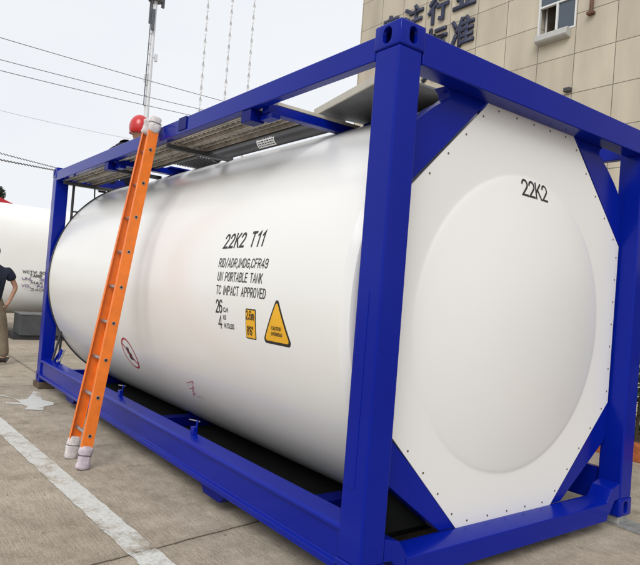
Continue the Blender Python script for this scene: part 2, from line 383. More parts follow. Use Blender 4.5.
# ------------------------------------------------------------------ setting
g = MB(); g.box(-400, 400, -400, 400, -.3, 0, CONC); tag(g.build('ground'), kind='structure')
ln = MB()
def strip(x0, x1, n=60):
    bot = []; top = []
    for i in range(n + 1):
        x = x0 + (x1 - x0) * i / n
        yt = -.50 + .048 * (x + .85) + .008 * noise.noise(Vector((x * 9, 0, 0))) + .004 * noise.noise(Vector((x * 41, 0, 0)))
        yb = yt - .15 + .008 * noise.noise(Vector((x * 8, 5, 0))) + .005 * noise.noise(Vector((x * 37, 5, 0)))
        bot.append(ln.v((x, yb, .004))); top.append(ln.v((x, yt, .004)))
    for i in range(n): ln.f([bot[i], bot[i + 1], top[i + 1], top[i]], PAINT)
strip(-14, 4, 900)
tag(ln.build('painted_line'), kind='structure')
mk = MB()
arrow = [(-5.49, -.45), (-5.17, -.35), (-5.21, -.26), (-5.45, -.17), (-5.66, -.10), (-5.58, -.04), (-5.12, -.13), (-4.96, -.05), (-4.83, -.08), (-4.75, -.20), (-4.58, -.24), (-4.66, -.40), (-4.80, -.34), (-4.92, -.38), (-4.99, -.52), (-5.09, -.50), (-5.0, -.36), (-5.23, -.38), (-5.47, -.50)]
mk.f([mk.v((x, y, .004)) for x, y in arrow], FADED)
tag(mk.build('painted_mark'), kind='structure')

gr = MB(); rs = random.Random(77)
for _ in range(420):
    x = rs.uniform(-7, 1.6); y = rs.uniform(-1.6, .0) if rs.random() < .8 else rs.uniform(0, 3.5); s_ = rs.choice((.0015, .002, .0025, .004)) * rs.uniform(.7, 1.3)
    a = rs.uniform(0, 3.1); pts = [(x + s_ * (1 + .5 * rs.random()) * math.cos(a + k * 1.256), y + s_ * (1 + .5 * rs.random()) * math.sin(a + k * 1.256)) for k in range(5)]
    lo = [gr.v((u, w, .0)) for u, w in pts]; hi = [gr.v((x + (u - x) * .5, y + (w - y) * .5, s_ * .9)) for u, w in pts]
    gr.f(hi, GRIT)
    for k in range(5): gr.f([lo[k], lo[(k + 1) % 5], hi[(k + 1) % 5], hi[k]], GRIT)
tag(gr.build('grit'), 'small dark grit and crumbs scattered over the concrete yard', 'grit', kind='stuff')

# ------------------------------------------------------------------ the tank container
T = thing('tank_container', (-3.029, 1.219, G), 'large white cylindrical tank held in a bright blue steel frame, marked 22K2 T11', 'tank container')
LX = -6.058; WY = 2.438; H = 2.591
def part(mb, name, bevel=.005, **k): return mb.build(name, T, bevel, **k)
def mk_(): return MB(G)

def casting(cx, cy, cz, name='corner_casting'):
    """cx, cy, cz: the outermost corner; the block goes inwards"""
    sx = 1 if cx < -3 else -1; sy = 1 if cy < 1 else -1; sz = 1 if cz < 1 else -1
    x0, x1 = sorted((cx, cx + sx * .178)); y0, y1 = sorted((cy, cy + sy * .162)); z0, z1 = sorted((cz, cz + sz * .118))
    a = MB(G); a.box(x0, x1, y0, y1, z0, z1, BLUE); o = a.build('a')
    bv = o.modifiers.new('b', 'BEVEL'); bv.width = .009; bv.segments = 3
    cut = MB(G)
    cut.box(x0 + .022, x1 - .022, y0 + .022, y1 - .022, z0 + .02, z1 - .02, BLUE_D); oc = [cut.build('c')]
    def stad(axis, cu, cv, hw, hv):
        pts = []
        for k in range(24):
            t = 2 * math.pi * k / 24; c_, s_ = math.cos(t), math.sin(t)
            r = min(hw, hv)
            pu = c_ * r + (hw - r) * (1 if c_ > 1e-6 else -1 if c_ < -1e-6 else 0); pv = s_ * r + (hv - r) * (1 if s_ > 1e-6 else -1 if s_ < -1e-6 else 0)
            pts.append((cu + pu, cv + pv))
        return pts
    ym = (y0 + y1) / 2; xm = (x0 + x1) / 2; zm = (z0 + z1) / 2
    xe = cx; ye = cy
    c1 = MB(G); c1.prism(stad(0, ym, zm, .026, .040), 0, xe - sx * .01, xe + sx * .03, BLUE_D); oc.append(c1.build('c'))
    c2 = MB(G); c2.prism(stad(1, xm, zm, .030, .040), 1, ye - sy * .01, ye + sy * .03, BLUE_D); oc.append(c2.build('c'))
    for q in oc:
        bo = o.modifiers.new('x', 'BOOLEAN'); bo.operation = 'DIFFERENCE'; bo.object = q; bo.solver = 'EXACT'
    me = evaluated(o); me.name = name
    for q in oc + [o]: bpy.data.objects.remove(q)
    return link(name, me, T, smooth=True, ang=30)

for cx in (0, LX):
    for cy in (0, WY):
        casting(cx, cy, 0); casting(cx, cy, H)
        sx = -1 if cx == 0 else 1; sy = 1 if cy == 0 else -1
        X = lambda d: cx + sx * d
        Y = lambda d: cy + sy * d
        p = mk_()
        xa, xb = sorted((X(.006), X(.168))); ya, yb = sorted((Y(.005), Y(.152)))
        p.box(xa, xb, ya, yb, .116, H - .116, BLUE)
        part(p, 'corner_post', .010, seg=3)
        if cy == 0 and cx == 0:
            q = mk_()
            pl = [(-.150, .45), (-.078, .45), (-.078, 1.34)] + [(-.093 + .015 * math.cos(t), 1.345 + .015 * math.sin(t)) for t in (0, .5, 1, 1.57)] + [(-.150, 1.36)]
            q.prism(pl, 1, .0015, .012, BLUE); part(q, 'post_plate', .003)

# longitudinal rails
for cy in (0, WY):
    sy = 1 if cy == 0 else -1
    def yy(a, b): return sorted((cy + sy * a, cy + sy * b))
    r = mk_(); y0, y1 = yy(.004, .064); r.box(LX + .17, -.17, y0, y1, 2.432, 2.548, BLUE); part(r, 'top_rail', .006, seg=3)
    r = mk_()
    pts = [(.0, .088), (.0, .055), (.12, .055), (.12, .284), (.016, .268), (.004, .255), (.004, .240), (.022, .236), (.022, .096)]
    r.prism([(cy + sy * a, b) for a, b in pts], 0, LX + .15, -.15, BLUE); part(r, 'bottom_rail', .004)
    # lifting brackets under the bottom rail and gusset plates
    for bx in (-1.42, -4.6):
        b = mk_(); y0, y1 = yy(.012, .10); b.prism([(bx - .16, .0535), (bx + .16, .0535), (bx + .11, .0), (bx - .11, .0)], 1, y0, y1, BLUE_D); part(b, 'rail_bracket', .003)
# end frames
for cx in (0, LX):
    sx = -1 if cx == 0 else 1
    def xx(a, b): return sorted((cx + sx * a, cx + sx * b))
    a, b = xx(.006, .126)
    r = mk_(); r.box(a, b, .158, WY - .158, 2.418, 2.572, BLUE); part(r, 'end_top_rail', .006, seg=3)
    # bottom rail with a sloping top and raised gooseneck ends
    r = mk_()
    for y0, y1 in ((.30, WY - .30),):
        pr = [(.004, .0), (.135, .0), (.135, .135), (.10, .14), (.004, .115)]
        V = [[r.v((cx + sx * u, yv, w)) for u, w in pr] for yv in (y0, y1)]
        r.f(V[0], BLUE); r.f(V[1][::-1], BLUE)
        for i in range(5): r.f([V[0][i], V[1][i], V[1][(i + 1) % 5], V[0][(i + 1) % 5]], BLUE)
    part(r, 'end_bottom_rail', .004)
    for sgn in (0, 1):
        YY = lambda v: v if sgn == 0 else WY - v
        q = mk_()
        a, b = xx(.010, .150)
        poly = [(YY(.31), .03), (YY(.31), .118), (YY(.25), .20), (YY(.155), .225), (YY(.155), .12), (YY(.21), .115), (YY(.27), .03)]
        q.prism(poly, 0, a, b, BLUE); part(q, 'corner_gusset', .004)
        if cx != 0: continue
        # diagonal braces
        a, b = xx(.128, .205)
        q = mk_(); q.prism([(YY(.154), 1.80), (YY(.79), 2.4255), (YY(.45), 2.4255), (YY(.485), 2.40), (YY(.49), 2.375), (YY(.45), 2.345), (YY(.38), 2.30), (YY(.28), 2.22), (YY(.154), 2.10)], 0, a, b, BLUE)
        part(q, 'diagonal_brace', .004)
        q = mk_(); q.prism([(YY(.154), .75), (YY(.154), .50), (YY(.66), .1385), (YY(.80), .1385)], 0, a, b, BLUE); part(q, 'diagonal_brace', .004)

# end panel: octagon with a pressed dome and rivets
def dome_h(q):
    q = min(q, 1); return .004 * (1 - math.exp(-(1 - q) * 60)) + .105 * (1 - q * q) ** 1.12 + .0004
def end_panel(cx):
    sx = -1 if cx == 0 else 1
    xp = cx + sx * .122
    C = (1.19, 1.235); R0 = .85
    octo = [(.80, 2.424), (1.62, 2.424), (2.262, 1.80), (2.262, .745), (1.655, .137), (.78, .137), (.172, .745), (.172, 1.80)]
    bm = MB(G)
    N = 144
    def hit(t):
        d = (math.cos(t), math.sin(t)); best = None
        for i in range(8):
            a = octo[i]; b = octo[(i + 1) % 8]; ex, ey = b[0] - a[0], b[1] - a[1]
            den = d[0] * ey - d[1] * ex
            if abs(den) < 1e-9: continue
            s_ = ((a[0] - C[0]) * ey - (a[1] - C[1]) * ex) / den; u = ((a[0] - C[0]) * d[1] - (a[1] - C[1]) * d[0]) / den
            if s_ > 0 and -1e-6 <= u <= 1 + 1e-6 and (best is None or s_ < best): best = s_
        return best
    angs = sorted([2 * math.pi * k / N for k in range(N)] + [math.atan2(p[1] - C[1], p[0] - C[0]) % (2 * math.pi) for p in octo])
    rings = []
    outer = [hit(t) for t in angs]; n = len(angs)
    def ring(fr, dx):
        return [bm.v((xp - sx * dx, C[0] + math.cos(t) * r_, C[1] + math.sin(t) * r_)) for t, r_ in zip(angs, fr)]
    rings.append(ring(outer, -.006)); rings.append(ring(outer, 0))
    for k in (.5,): rings.append(ring([R0 + .03 + (o_ - R0 - .03) * k for o_ in outer], 0))
    rings.append(ring([R0 + .03] * n, 0))
    # profile: small radius at the edge, then shallow dome
    for q in (1.01, .998, .99, .98, .965, .95, .93, .90, .86, .8, .73, .65, .55, .44, .3, .15, .06):
        rings.append(ring([R0 * q] * n, dome_h(q)))
    for A, B in zip(rings, rings[1:]):
        for k in range(n): bm.f([A[k], A[(k + 1) % n], B[(k + 1) % n], B[k]], PANELW)
    bm.f(rings[-1], PANELW)
    # rivets along the rim
    for i in range(8):
        a = Vector(octo[i]); b = Vector(octo[(i + 1) % 8]); L_ = (b - a).length; k = max(2, int(L_ / .15)); nrm = (Vector(C) - (a + b) / 2).normalized()
        for j in range(k):
            p = a + (b - a) * ((j + .5) / k) + nrm * .028
            bm.tube([(xp - sx * -.001, p.x, p.y), (xp - sx * .003, p.x, p.y)], .0052, RIVET, 10)
    return bm.build('end_panel', T, smooth=True, ang=32)
panel = end_panel(0)

# tank shell
YC, ZC, RT = 1.219, 1.28, 1.22
EZ = 1.27 / 1.22
sh = mk_(); n = 160
def circ(x, r): return [sh.v((x, YC + r * math.cos(2 * math.pi * k / n), ZC + EZ * r * math.sin(2 * math.pi * k / n))) for k in range(n)]
prof = [(-.235, .02), (-.235, 1.0), (-.235, 1.165), (-.243, 1.185), (-.26, 1.198), (-.28, RT)]
xs = [-.28 - i * (5.53 / 90) for i in range(1, 91)]
prof += [(x, RT) for x in xs] + [(-5.812, RT)]
rg = [circ(x, r) for x, r in prof]
for A, B in zip(rg, rg[1:]):
    for k in range(n): sh.f([A[k], A[(k + 1) % n], B[(k + 1) % n], B[k]], TANKW)
def shell_disp(x, dy, dz):
    return .0022 * noise.noise(Vector((x * 1.1, dy * 1.6, dz * 1.6))) + .0010 * noise.noise(Vector((x * 3.2, dy * 4 + 7, dz * 4)))
for v in sh.bm.verts:
    d = Vector((0, v.co.y - YC, v.co.z - ZC - G))
    if d.length > 1.1 and v.co.x < -.3 and v.co.x > -5.75: v.co += d.normalized() * shell_disp(v.co.x, d.y, d.z)
shell = sh.build('tank_shell', T, smooth=True, ang=30)
# cladding bands (thin strips proud of the shell) and the dark rim
for bx in (-5.80,):
    b = mk_(); sh = b; b_r = [circ(bx, RT + .001), circ(bx, RT + .012), circ(bx - .022, RT + .012), circ(bx - .022, RT - .05)]
    for A, B in zip(b_r, b_r[1:]):
        for k in range(n): b.f([A[k], A[(k + 1) % n], B[(k + 1) % n], B[k]], TRIM)
    b.build('rim_band', T, smooth=True, ang=30)
b = mk_(); sh = b
hd = [circ(-5.815, RT - .045)] + [circ(-5.815 - .17 * (1 - (q ** 2)) ** .5, (RT - .045) * q) for q in (.97, .92, .85, .75, .6, .4, .2, .05)]
for A, B in zip(hd, hd[1:]):
    for k in range(n): b.f([A[k], A[(k + 1) % n], B[(k + 1) % n], B[k]], TANKW)
b.f(hd[-1], TANKW); b.build('tank_head', T, smooth=True, ang=30)
# saddle skirts under the tank
for bx in (-.75, -3.0, -5.3):
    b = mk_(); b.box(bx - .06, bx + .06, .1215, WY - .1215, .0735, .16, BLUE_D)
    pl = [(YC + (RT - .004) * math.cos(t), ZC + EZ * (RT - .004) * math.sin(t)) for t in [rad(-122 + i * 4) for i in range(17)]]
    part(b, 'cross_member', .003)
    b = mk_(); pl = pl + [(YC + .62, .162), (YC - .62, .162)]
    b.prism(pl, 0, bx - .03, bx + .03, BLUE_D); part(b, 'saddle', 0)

q = mk_(); q.box(-5.45, -.32, .125, 2.0, .062, .072, VOIDBLK); part(q, 'void_shade_sheet', .002)  # added black sheet, darkens the void under the tank in place of shade
q = mk_(); q.box(-.232, -.212, .16, .74, .145, .52, VOIDBLK); part(q, 'opening_shade_plate', .003)  # added black plate, paints the shade seen through the lower-left opening

# lettering wrapped on the shell
def wrap(x0, arc0, off=.0045, tilt=0., sy=1.):
    def fn(x, y, z):
        X = x0 + x; A = arc0 + y * sy + tilt * x; th = A / RT; r = RT + off + z
        r += shell_disp(X, -RT * math.cos(th), EZ * RT * math.sin(th)) - .003; return (X, YC - r * math.cos(th), ZC + G + EZ * r * math.sin(th))
    return fn
def label_text(txt, x0, arc0, h, width, M=BLACK, wd=.006, tilt=0., parent=shell, off=.0045, name='lettering', gap=1.5):
    return map_bm(stroke_bm(txt, h, wd, width, gap), wrap(x0, arc0, off, tilt), name, M, parent)
label_text('22K2 T11', -1.560, .282, .084, .475, wd=.0145, tilt=.02, gap=2.4)
label_text('RID/ADR,IMDG,CFR49', -1.565, .160, .050, .590, wd=.0070, gap=1.9)
label_text('UN PORTABLE TANK', -1.550, .075, .050, .540, wd=.0070, gap=1.9)
label_text('TC IMPACT APPROVED', -1.550, -.008, .050, .595, wd=.0070, gap=1.9)
label_text('26', -1.540, -.120, .074, .078, wd=.0100)
label_text('4', -1.508, -.214, .074, .040, wd=.0100)
label_text('C.M', -1.440, -.112, .024, .055, wd=.005)
label_text('N.S', -1.445, -.158, .024, .035, wd=.005)
label_text('W/3.SS', -1.435, -.208, .026, .125, wd=.0055)

def poly_decal(pts, x0, arc0, M, name, parent, off, cuts=5):
    bm = bmesh.new(); bm.faces.new([bm.verts.new((x, y, 0)) for x, y in pts])
    bmesh.ops.triangulate(bm, faces=bm.faces)
    bmesh.ops.subdivide_edges(bm, edges=bm.edges, cuts=cuts, use_grid_fill=True)
    return map_bm(bm, wrap(x0, arc0, off), name, M, parent)
def rrect(w, h, r, n=4):
    pts = []
    for cx_, cy_, a0 in ((w - r, h - r, 0), (r, h - r, 90), (r, r, 180), (w - r, r, 270)):
        for k in range(n + 1):
            t = rad(a0 + 90 * k / n); pts.append((cx_ + r * math.cos(t), cy_ + r * math.sin(t)))
    return pts
hs = poly_decal(rrect(.118, .172, .008), -1.168, -.247, BLACK, 'height_sticker', shell, .0035)
poly_decal([(x * .88 + .007, y * .92 + .0068) for x, y in rrect(.118, .172, .006)], -1.168, -.247, YELLOW, 'sticker_face', hs, .0050)
label_text('2.6m', -1.158, -.134, .046, .088, wd=.0065, off=.0065, parent=hs)
label_text("8'6\"", -1.148, -.222, .046, .066, wd=.0065, off=.0065, parent=hs)
def rtri(w, h, r, n=5):
    P = [(0, 0), (w, 0), (w / 2, h)]; cen = (w / 2, h / 3); pts = []
    P = [Vector(p) for p in P]; ins = []
    for i in range(3):
        a = P[i]; d1 = (P[i - 1] - a).normalized(); d2 = (P[(i + 1) % 3] - a).normalized(); bis = (d1 + d2).normalized()
        half = math.acos(max(-1, min(1, d1.dot(d2)))) / 2; c_ = a + bis * (r / math.sin(half))
        t0 = c_ + (-(c_ - a - d1 * (c_ - a).dot(d1))).normalized() * r; t1 = c_ + (-(c_ - a - d2 * (c_ - a).dot(d2))).normalized() * r
        a0 = math.atan2(t0.y - c_.y, t0.x - c_.x); a1 = math.atan2(t1.y - c_.y, t1.x - c_.x)
        while a1 < a0: a1 += 2 * math.pi
        for k in range(n + 1): t = a0 + (a1 - a0) * k / n; pts.append((c_.x + r * math.cos(t), c_.y + r * math.sin(t)))
    return pts
ws = poly_decal(rtri(.30, .262, .022), -.978, -.250, BLACK, 'warning_sticker', shell, .0035, 7)
poly_decal([(x + .15 * .16 + .0, y + .262 * .062) for x, y in rtri(.252, .220, .014)], -.978, -.250, YELLOW, 'sticker_face', ws, .0050, 7)
label_text('CAUTION', -.876, -.170, .017, .095, wd=.0035, off=.0065, parent=ws)
label_text('OVERHEAD', -.883, -.200, .016, .110, wd=.0033, off=.0065, parent=ws)
# round prohibition mark
def ring_decal(cx_, ca, r0, r1, M, name, parent, off):
    bm = bmesh.new(); N = 56; A = []; B = []
    for k in range(N):
        t = 2 * math.pi * k / N; A.append(bm.verts.new((r0 * math.cos(t), r0 * math.sin(t), 0))); B.append(bm.verts.new((r1 * math.cos(t), r1 * math.sin(t), 0)))
    for k in range(N): bm.faces.new([A[k], A[(k + 1) % N], B[(k + 1) % N], B[k]])
    return map_bm(bm, wrap(cx_, ca, off), name, M, parent)
pm = ring_decal(-3.40, -.63, .134, .152, REDI, 'prohibition_mark', shell, .0045)
N_ = 40; poly_decal([(.134 * math.cos(2 * math.pi * k / N_), .134 * math.sin(2 * math.pi * k / N_)) for k in range(N_)], -3.40, -.63, WHITEI, 'mark_face', pm, .0035, 3)
poly_decal([(-.10, .082), (-.088, .094), (.10, -.082), (.088, -.094)], -3.40, -.63, REDI, 'mark_slash', pm, .0062)
poly_decal([(-.020, -.065), (.02, -.06), (.055, -.055), (.04, -.02), (.05, .02), (.018, .0), (.02, .035), (.03, .075), (.0, .05), (-.02, .075), (-.025, .03), (-.05, .01), (-.03, -.01), (-.045, -.045)], -3.40, -.63, BLACK, 'mark_symbol', pm, .0052, 3)
# smudged stamp in magenta
rs = random.Random(5)
st = bmesh.new()
segs = [((0, 0), (9, 2.5)), ((0, 0), (4, 10)), ((9, 2.5), (8.5, 12)), ((1.5, 4), (8.5, 6)), ((3, 8), (8.5, 9.5)), ((4, 10), (8.5, 5)), ((5, 1), (5.5, 9)), ((11, 12), (13.5, 13)), ((14.5, 13.5), (17, 15.5)), ((9, 2.5), (4.5, 7))]
for a, b_ in segs:
    a, b_ = [Vector(((80 * u - 42 * w_) / 4362, -(-39 * u + 75 * w_) / 4362, 0)) for u, w_ in (a, b_)]; d = (b_ - a).normalized(); nn = Vector((-d.y, d.x, 0)) * .0026
    st.faces.new([st.verts.new(q) for q in (a - nn, b_ - nn, b_ + nn, a + nn)])
map_bm(st, wrap(-2.30, -.722, .0045), 'stamp_mark', MAG, shell)

# 22K2 on the end panel
map_bm(stroke_bm('22K2', .088, .0125, .245), lambda x, y, z: (-.1195 + z + dome_h(math.hypot(1.118 + x - 1.19, 1.976 + y - 1.235) / .85), 1.118 + x, 1.976 + G + y - .02 * x), 'lettering', BLACK, panel)

# walkway of perforated planks on the near side, seen from below
wk = []
for i, y0 in enumerate((.072, .245)):
    q = mk_(); xa, xb = LX + .2, -1.30
    q.box(xa, xb, y0, y0 + .165, 2.462, 2.468, PLANK)
    q.box(xa, xb, y0, y0 + .012, 2.43, 2.4615, PLANK); q.box(xa, xb, y0 + .153, y0 + .165, 2.43, 2.4615, PLANK)
    for k in range(2): q.box(xa, xb, y0 + .050 + k * .055, y0 + .062 + k * .055, 2.446, 2.4615, PLANK)
    x = xa + .05
    while x < xb - .05:                      # pressed bumps under the tread
        for k in range(3): q.box(x, x + .03, y0 + .026 + k * .055, y0 + .036 + k * .055, 2.455, 2.4615, TRIM)
        x += .075
    q.build('walkway_plank', T)
q = mk_(); q.box(LX + .2, -1.30, .414, .445, 2.42, 2.485, TRIM); q.build('walkway_edge', T, .002)
for bx in (-2.75, -4.3, -5.82):
    q = mk_(); q.box(bx, bx + .05, .07, .66, 2.392, 2.4275, TUBE); part(q, 'walkway_beam', .003)
# blue cross arms and their brackets
for bx, w_ in ((-1.27, .07), (-3.95, .07)):
    q = mk_(); q.box(bx, bx + w_, .066, .82, 2.40, 2.455, BLUE); part(q, 'cross_arm', .004)
    q = mk_(); q.box(bx - .14, bx + w_ + .07, .0665, .13, 2.345, 2.430, BLUE_D) if False else q.box(bx - .16, bx - .04, .010, .11, 2.355, 2.4305, BLUE_D); part(q, 'bracket', .004)
    q = mk_(); q.box(bx - .035, bx + w_ + .03, .075, .14, 2.365, 2.398, BLUE); part(q, 'bracket', .004)
q = mk_(); q.box(-1.262, -1.198, .13, .80, 2.457, 2.478, CREAM); part(q, 'grip_strip', .002)
q = mk_(); q.box(-1.20, -.13, .825, .88, 2.40, 2.46, BLUE); part(q, 'inner_rail', .004)
q = mk_(); q.box(-1.16, -1.06, .79, .895, 2.385, 2.485, BLUE); part(q, 'bracket', .004)
q = mk_(); q.box(-2.37, -2.23, -.004, .0035, 2.455, 2.552, BLUE_D); part(q, 'rail_tab', .003)
# grey sheet panel lying over the end of the walkway
q = mk_(); pl = [(-1.33, .50), (-.42, .31), (-.38, .88), (-1.22, 1.05)]
q.prism(pl, 2, 2.515, 2.528, GREYM); q.prism([(-1.33, .497), (-.42, .307), (-.42, .318), (-1.33, .508)], 2, 2.50, 2.545, CREAM)
part(q, 'sheet_panel', .001)
# document tube with a white label
q = mk_(); q.tube([(-3.12, .72, 2.515), (-1.40, .72, 2.515)], .055, TUBE, 24)
q.tube([(-3.16, .72, 2.515), (-3.119, .72, 2.515)], .062, TUBE, 24); q.tube([(-1.401, .72, 2.515), (-1.34, .72, 2.515)], .062, TUBE, 24)
tb = q.build('document_tube', T, smooth=True)
q = mk_()
A = []; B = []
for k in range(8):
    t = rad(165 + k * 12); A.append(q.v((-2.34, .72 + .0565 * math.cos(t), 2.515 + .0565 * math.sin(t)))); B.append(q.v((-2.08, .72 + .0565 * math.cos(t), 2.515 + .0565 * math.sin(t))))
for k in range(7): q.f([A[k], B[k], B[k + 1], A[k + 1]], WHITEI)
wl = q.build('tube_label', tb)
q = mk_()
rs = random.Random(3)
for row in range(4):
    t = rad(175 + row * 19); x = -2.325
    while x < -2.10:
        w_ = rs.uniform(.012, .035)
        c = (.72 + .0575 * math.cos(t), 2.515 + .0575 * math.sin(t)); d = (-math.sin(t) * .004, math.cos(t) * .004)
        q.f([q.v((x, c[0] - d[0], c[1] - d[1])), q.v((x + w_, c[0] - d[0], c[1] - d[1])), q.v((x + w_, c[0] + d[0], c[1] + d[1])), q.v((x, c[0] + d[0], c[1] + d[1]))], BLACK); x += w_ + .01
q.build('label_print', wl)
q = mk_()
for k in range(9): q.box(-3.72, -3.22, .56 + k * .028, .568 + k * .028, 2.47, 2.495, TUBE)
for k in range(12): q.box(-3.72 + k * .044, -3.712 + k * .044, .56, .792, 2.4955, 2.500, TUBE)
q.build('mesh_step', T)
q = mk_(); q.box(-4.28, -3.80, .56, .86, 2.456, 2.466, BLUE); part(q, 'arm_plate', .002)
# slender pipes and clamps at the far end and between rail and tank
q = mk_(); q.tube([(-5.84, .20, .10), (-5.84, .20, 2.40)], .016, TRIM, 10)
q.tube([(-5.84, .20, 2.08), (-5.81, .31, 2.08)], .010, TRIM, 8); q.tube([(-5.84, .45, 2.42), (-5.82, .45, 2.28)], .008, TRIM, 8)
q.build('end_pipe', T, smooth=True)
for bx in (-3.42, -1.93):
    q = mk_(); q.tube([(bx + .05, .10, .285), (bx + .01, .13, .37)], .006, BLUE, 8); q.tube([(bx - .14, .14, .345), (bx + .03, .135, .365)], .0045, ALU, 8)
    q.box(bx + .0, bx + .05, .085, .115, .2815, .33, BLUE); q.build('clamp_rod', T, smooth=True, ang=30)
q = mk_()
q.tube([(-5.66, .10, .28), (-5.55, .14, .42), (-5.46, .10, .28)], .016, BLUE, 8); q.tube([(-5.72, .16, .38), (-5.56, .18, .42), (-5.46, .10, .30)], .011, ALU, 8)
q.tube([(-5.74, .10, .28), (-5.74, .17, .62), (-5.70, .30, .70)], .014, TRIM, 8)
q.build('valve_pipe', T, smooth=True)

# blocks and strip the frame stands on
q = MB(); q.box(-6.07, -5.80, -.02, .17, .0, .0695, WOOD); tag(q.build('timber_block', bevel=.006), 'small worn timber block under the far near-side corner of the blue frame', 'timber block')
q = MB(); q.box(-.16, 1.35, 2.30, 2.47, .0, .022, GALV); q.box(-.165, -.01, 2.29, 2.43, .0222, .0695, GALV)
tag(q.build('steel_strip', bevel=.004), 'pale galvanised steel strip lying under the right corner of the blue frame', 'steel strip')
q = MB(); q.box(-.17, -.01, .01, .15, 0, .0695, WOOD); tag(q.build('timber_block', bevel=.006), 'timber block under the nearest corner post of the blue frame', 'timber block')
q = MB(); q.box(-6.05, -5.89, 2.28, 2.42, 0, .0695, WOOD); tag(q.build('timber_block', bevel=.006), 'timber block under the hidden rear corner of the blue frame', 'timber block')

# ------------------------------------------------------------------ ladder
LD = thing('ladder', (-2.7, -.45, 0), 'orange fibreglass ladder with cloth-wrapped ends leaning on the blue top rail', 'ladder')
dirL = None
tops = {}
def stile(bx, by, tx, ty, tz, sgn):
    p0 = Vector((bx, by, .10)); p1 = Vector((tx, ty, tz))
    d = (p1 - p0).normalized(); xa = Vector((1, 0, 0)); xa = (xa - d * xa.dot(d)).normalized(); nn = d.cross(xa).normalized()   # nn points outwards (-y, up)
    if nn.y > 0: nn = -nn
    L_ = (p1 - p0).length; c = (p0 + p1) / 2
    q = MB()
    q.obox(c, xa * .002, nn * .040, d * L_ / 2, ORANGE)
    for e in (-1, 1): q.obox(c + nn * e * .0382 - xa * sgn * .0165, xa * .0145, nn * .0018, d * L_ / 2, ORANGE)
    q.build('stile', LD, .0012)
    return p0, p1, d, xa, nn
RS = stile(-2.49, -.445, -2.68, -.062, 2.60, 1)
LS = stile(-2.82, -.445, -2.835, -.062, 2.60, -1)
def rung(t):
    a = LS[0] + (LS[1] - LS[0]) * t; b = RS[0] + (RS[1] - RS[0]) * t
    ax = (b - a).normalized(); d = RS[2]; nn = ax.cross(d).normalized(); u = nn.cross(ax).normalized()
    a = a - ax * .006; b = b + ax * .007
    q = MB(); r0, r1 = .0135, .0100; n = 12; rings = []
    for P, r in ((a, r1), (a, r0), (b, r0), (b, r1), (b - ax * .0012, r1)):
        rings.append([q.v(P + (nn * math.cos(2 * math.pi * k / n) + u * math.sin(2 * math.pi * k / n)) * r) for k in range(n)])
    for A, B in zip(rings, rings[1:]):
        for k in range(n): q.f([A[k], A[(k + 1) % n], B[(k + 1) % n], B[k]], ALU)
    q.f(rings[-1], BLACK)  # black disc stands in for the dark inside of the hollow rung
    q.build('rung', LD, smooth=True, ang=30)
for k in range(9): rung(.055 + k * .1085)
def wrap_cloth(p, d, xa, nn, L_, M, name, seed, r=(.048, .062), band=True, flare=0):
    q = MB(); n = 20; rings = []
    for i in range(11):
        t = i / 10; rr = 1 + .10 * math.sin(t * 9 + seed) + flare * (1 - t)
        if i in (0, 10): rr *= .72
        if band and i == 6: rr *= .86
        ring = []
        for k in range(n):
            a = 2 * math.pi * k / n; ca, sa = math.cos(a), math.sin(a)
            w_ = 1 + .10 * noise.noise(Vector((ca * 2.2 + seed, sa * 2.2, t * 4)))
            se = lambda v: math.copysign(abs(v) ** .7, v)
            ring.append(q.v(p + d * (t * L_) + xa * se(ca) * r[0] * rr * w_ + nn * se(sa) * r[1] * rr * w_))
        rings.append(ring)
    for A, B in zip(rings, rings[1:]):
        for k in range(n): q.f([A[k], A[(k + 1) % n], B[(k + 1) % n], B[k]], M)
    q.f(rings[0][::-1], M); q.f(rings[-1], M)
    o = q.build(name, LD, smooth=True, ang=60)
    if band:
        q = MB(); rs_ = []
        for h, e in ((.585, .0), (.59, .004), (.61, .004), (.615, .0)):
            rs_.append([q.v(p + d * (h * L_) + xa * math.copysign(abs(math.cos(a)) ** .7, math.cos(a)) * (r[0] * .98 + e) + nn * math.copysign(abs(math.sin(a)) ** .7, math.sin(a)) * (r[1] * .98 + e)) for a in [2 * math.pi * k / n for k in range(n)]])
        for A, B in zip(rs_, rs_[1:]):
            for k in range(n): q.f([A[k], A[(k + 1) % n], B[(k + 1) % n], B[k]], TRIM)
        q.build('tie_cord', o, smooth=True)
for s_, sd_ in ((RS, 1.0), (LS, 2.6)):
    p0, p1, d, xa, nn = s_
    wrap_cloth(p0 - d * .098 - xa * (.012 if sd_ < 2 else -.012), d, xa, nn, .165, CLOTH if sd_ < 2 else CLOTHW, 'foot_wrap', sd_, r=(.028, .046), flare=.08)
    wrap_cloth(p1 - d * .05 - xa * (.012 if sd_ < 2 else -.012), d, xa, nn, .13, CLOTHW, 'top_wrap', sd_ + 3, r=(.029, .047), band=sd_ < 2)

